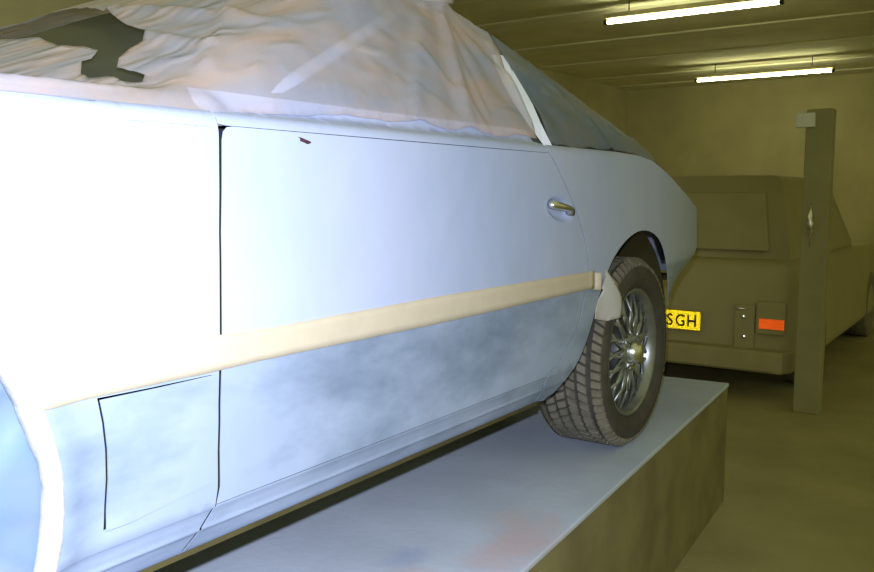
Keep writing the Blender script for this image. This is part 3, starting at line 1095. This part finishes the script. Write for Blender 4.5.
# ragged pale masking strip inside the lip
mb = MB(); n = 110
for k in range(n + 1):
    a = R(-50 + 282 * k / n)
    wdt = 0.019 + 0.006 * noise.noise(Vector((k * 0.13, 0, 0))) + 0.008 * sstep(-0.1, -0.6, math.sin(a)) * (1 if math.cos(a) > 0 else 0) + 0.003 * noise.noise(Vector((k * 0.5, 3, 0)))
    for rr, xx in ((0.327, 0.0022), (0.327 - wdt * 0.5, 0.001), (0.327 - wdt, -0.006)):
        t = 0.231 + rr * math.cos(a); z = 0.411 + rr * math.sin(a)
        mb.v.append((max(-0.9405, SX(t, max(z, 0.33)) + xx) + (xx if rr < 0.325 else 0), t, z))
for k in range(n):
    for j in range(2):
        a = k * 3 + j; mb.f.append((a, a + 1, a + 4, a + 3))
ms = mb.build('masking_strip', M['paper'], None, True)
tag(ms, 'pale masking strip curving round the front wheel arch lip', 'masking strip')
ms.modifiers.new('thickness', 'SOLIDIFY').thickness = 0.0008

# long tape along the flank, bridging the door gap
tb = MB()
ts = [0.520 + 0.0125 * i for i in range(125)]
ts = [t for t in ts if t < 2.075] + [2.078, 2.094]
for i, t in enumerate(ts):
    zt = lerp_tab([(0.5, 0.578), (0.83, 0.574), (0.9, 0.572), (1.36, 0.575), (2.08, 0.570)], t) + 0.0008 * noise.noise(Vector((t * 20, 0, 0)))
    zb = lerp_tab([(0.5, 0.5245), (0.8, 0.5235), (0.9, 0.5246), (1.36, 0.5206), (2.08, 0.523)], t) + 0.0008 * noise.noise(Vector((t * 20, 9, 0)))
    for k in range(5):
        z = zb + (zt - zb) * k / 4
        tb.v.append((SX(t, z) + dents(t, z) * (1 if t > 0.83 else 0) + 0.0022 + (0.004 * max(0, t - 2.075) / 0.02), t, z))
for i in range(len(ts) - 1):
    for k in range(4):
        a = i * 5 + k; tb.f.append((a, a + 5, a + 6, a + 1))
tp = tb.build('masking_tape', M['tape'], None, True, fix=False)
tag(tp, 'long strip of tan masking tape along the door and wing', 'masking tape')
md = tp.modifiers.new('thickness', 'SOLIDIFY'); md.thickness = 0.0005; md.offset = 1
# loose end folded off the door edge
te = MB()
for z in (0.520, 0.535, 0.55, 0.566):
    te.v += [(-0.934, 2.094, z), (-0.918, 2.106 + (z - 0.52) * 0.1, z - 0.002), (-0.922, 2.118 + (z - 0.52) * 0.1, z - 0.004)]
for i in range(3):
    for k in range(2):
        a = i * 3 + k; te.f.append((a, a + 1, a + 4, a + 3))
e_ = te.build('loose_end', M['tape'], tp, True); e_['label'] = 'loose curled end of the tape'
e_.modifiers.new('thickness', 'SOLIDIFY').thickness = 0.0006

# scrap of paper hanging by the rear arch
sc_ = [(2.178, 0.571), (2.222, 0.532), (2.268, 0.482), (2.256, 0.426), (2.193, 0.422), (2.125, 0.436), (2.143, 0.47), (2.175, 0.511), (2.154, 0.524)]
vs, tr = fill(sc_, [], gridpts(2.1, 2.3, 0.41, 0.58, 0.008, 0.008), 0.008)
me = bpy.data.meshes.new('masking_paper')
me.from_pydata([(-0.930 + 0.012 * math.sin((t - 2.12) * 26 + z * 9) - 0.012 * (z - 0.42) / 0.15, t, z) for t, z in vs], [], tr)
sp = link('masking_paper', me, M['paper'], None, True)
tag(sp, 'torn scrap of white masking paper hanging at the rear wheel arch', 'paper scrap')
sp.modifiers.new('thickness', 'SOLIDIFY').thickness = 0.0006

# ------------------------------------------------------------------ parked car behind
PY = 5.30
pc = empty('parked_car', (-1.88, PY, FLOOR))
tag(pc, 'dark car parked behind in shadow, yellow rear plate and red reflector facing', 'car')


def rrect(cx, cz, hw, hh, r, n=5, topin=0.0):
    out = []
    for (sx, sz, a0) in ((1, 1, 0), (-1, 1, 90), (-1, -1, 180), (1, -1, 270)):
        for k in range(n + 1):
            a = R(a0 + 90 * k / n)
            x = sx * (hw - r) + r * math.cos(a); z = sz * (hh - r) + r * math.sin(a)
            x *= 1 - topin * (z + hh) / (2 * hh)
            out.append((cx + x, cz + z))
    return out


def rings(spec):
    return [[(x, y, z) for x, z in rrect(0, cz, hw, hh, r, 5, ti)] for (y, cz, hw, hh, r, ti) in spec]


MB().loft(rings([(0.0, 0.52, 0.74, 0.29, 0.10, .03), (0.02, 0.52, 0.775, 0.32, 0.10, .03), (0.08, 0.52, 0.80, 0.345, 0.10, .03), (0.3, 0.52, 0.81, 0.35, 0.10, .03),
                 (3.3, 0.50, 0.81, 0.34, 0.10, .03), (3.9, 0.47, 0.76, 0.27, 0.10, .03)])).build('body', M['carpaint'], pc, True)
MB().loft([[(x, y + (z - 0.82) * k, z) for x, z in rrect(0, 1.10, 0.74, 0.29, 0.08, 5, .20)] for y, k in ((0.16, .55), (0.22, .5), (2.4, -.9), (2.5, -1.0))]).build('cabin', M['carpaint'], pc, True)
MB().add([(-0.60, 0.160, 0.92), (0.60, 0.160, 0.92), (0.52, 0.345, 1.28), (-0.52, 0.345, 1.28), (-0.60, 0.25, 0.92), (0.60, 0.25, 0.92), (0.52, 0.44, 1.28), (-0.52, 0.44, 1.28)],
         [(0, 1, 2, 3), (4, 7, 6, 5), (0, 4, 5, 1), (1, 5, 6, 2), (2, 6, 7, 3), (3, 7, 4, 0)]).build('rear_window', M['carglass'], pc, bevel=0.01)
MB().loft(rings([(-0.09, 0.27, 0.70, 0.05, 0.02, 0), (-0.075, 0.27, 0.76, 0.065, 0.02, 0), (0.0, 0.27, 0.80, 0.07, 0.02, 0), (0.10, 0.27, 0.805, 0.07, 0.02, 0)])).build('bumper', M['bumper'], pc, bevel=0.004)


def corner_cubes(w_, h_, s, cr=0.0):
    """prismatic reflective sheeting: rows of square-cornered pits, facing -y, centred on the origin"""
    b_ = MB()
    # orthonormal triple whose diagonal is -y
    d = Vector((0, -1, 0))
    e1 = Vector((1, 0, 0)); e2 = Vector((0, 0, 1))
    ax = []
    for k in range(3):
        a = R(90 + 120 * k)
        ax.append(d * (1 / math.sqrt(3)) + (e1 * math.cos(a) + e2 * math.sin(a)) * math.sqrt(2 / 3))
    px = s * math.sqrt(2); pz = s * math.sqrt(1.5)
    nx_ = int(w_ / px); nz_ = int(h_ / pz)
    for j in range(-nz_ // 2 - 1, nz_ // 2 + 2):
        for i in range(-nx_ // 2 - 1, nx_ // 2 + 2):
            o_ = Vector(((i + (j % 2) * 0.5) * px, 0, j * pz))
            if abs(o_.x) > w_ / 2 - s * 0.6 or abs(o_.z) > h_ / 2 - s * 0.6: continue
            cx_ = abs(o_.x) - (w_ / 2 - cr); cz_ = abs(o_.z) - (h_ / 2 - cr)
            if cr and cx_ > 0 and cz_ > 0 and math.hypot(cx_, cz_) > cr: continue
            A, B, C_ = (v * s for v in ax)
            P = [o_, o_ + A, o_ + B, o_ + C_, o_ + A + B, o_ + B + C_, o_ + C_ + A]
            b_.add(P, [(0, 1, 4, 2), (0, 2, 5, 3), (0, 3, 6, 1)])
    return b_


# yellow plate: 0.52 x 0.11
plate = MB().add([(x, y, z) for y in (0.0, 0.006) for x, z in rrect(0, 0, 0.262, 0.064, 0.016, 4)],
                 [tuple(range(20)), tuple(reversed(range(20, 40)))] + [(k, (k + 1) % 20, (k + 1) % 20 + 20, k + 20) for k in range(20)]).build('number_plate', M['plate_back'], pc)
plate.location = (0.0, -0.030, 0.478)
plate['label'] = 'yellow number plate with dark letters'
pf = corner_cubes(0.518, 0.125, 0.0050, 0.016).build('reflective_face', M['plate_face'], plate, fix=False)
pf.location = (0, -0.004, 0)
pf['kind'] = 'stuff'
x_ = 0.085
for ch, xx in (('S', 0.066), ('G', 0.134), ('H', 0.206)):
    cu = bpy.data.curves.new('letter', 'FONT')
    cu.body = ch; cu.size = 0.100; cu.extrude = 0.0010; cu.offset = 0.0003
    cu.align_x = 'CENTER'
    tmp = bpy.data.objects.new('letter', cu); COL.objects.link(tmp)
    dg = bpy.context.evaluated_depsgraph_get()
    me = bpy.data.meshes.new_from_object(tmp.evaluated_get(dg))
    bpy.data.objects.remove(tmp)
    me.transform(Matrix.Rotation(R(90), 4, 'X'))
    me.materials.clear(); me.materials.append(M['letter'])
    lo = link('letter', me, None, plate)
    lo.location = (xx, -0.0155, -0.036)
    lo.scale = (0.92, 1, 1.06)
    lo['label'] = 'letter ' + ch + ' on the plate'

# tail lamps with square reflex reflectors
for s in (1, -1):
    tl = MB().box((-0.085, -0.02, -0.10), (0.085, 0.05, 0.10)).build('tail_lamp', M['lamp_red'] if False else M['bumper'], pc, bevel=0.012)
    tl.location = (s * 0.672, -0.012, 0.530)
    rf = corner_cubes(0.150, 0.062, 0.0055).build('reflector', M['reflector'], tl, fix=False)
    rf.location = (0.010 * s, -0.023, -0.034)
    rf['label'] = 'bright orange red reflector'
# bright bits between plate and lamp
MB().tube([(0.470, -0.030, 0.578), (0.490, -0.027, 0.578), (0.510, -0.022, 0.578), (0.535, -0.014, 0.578)], 0.006, 12).build('trim_strip', M['steel'], pc, True)
for (dx, dz) in ((0.517, 0.531), (0.524, 0.408)):
    b_ = MB()
    prof = [(-0.012, 0.013), (0.0, 0.013)] + [(0.06 * (math.cos(a_) - math.cos(0.218)), 0.06 * math.sin(a_) + 0.00005) for a_ in (0.218, 0.17, 0.12, 0.07, 0.03, 0.0)]
    m_ = b_.lathe_x(prof, 18)
    o = m_.build('boot_catch', M['chrome'], pc, True)
    o.rotation_euler = (0, R(-7), R(-75)); o.location = (dx, -0.030, dz)
MB().box((0.46, -0.02, 0.30), (0.58, 0.02, 0.60)).build('latch_panel', M['carpaint'], pc, bevel=0.006)
# its wheels
wt = MB(); wt.lathe_x([(-0.09, 0.18), (-0.095, 0.25), (-0.08, 0.29), (0.08, 0.29), (0.095, 0.25), (0.09, 0.18), (0.05, 0.16), (0.04, 0.02)], 36)
w0 = wt.build('wheel', M['tread'], pc, True)
for i, (sx, yy) in enumerate(((1, 0.75), (-1, 0.75), (1, 3.1), (-1, 3.1))):
    o = w0
    if i:
        o = w0.copy(); COL.objects.link(o); o.parent = pc
    o.location = (sx * 0.715, yy, 0.29)
    o.rotation_euler = (0, 0, 0 if sx > 0 else math.pi)
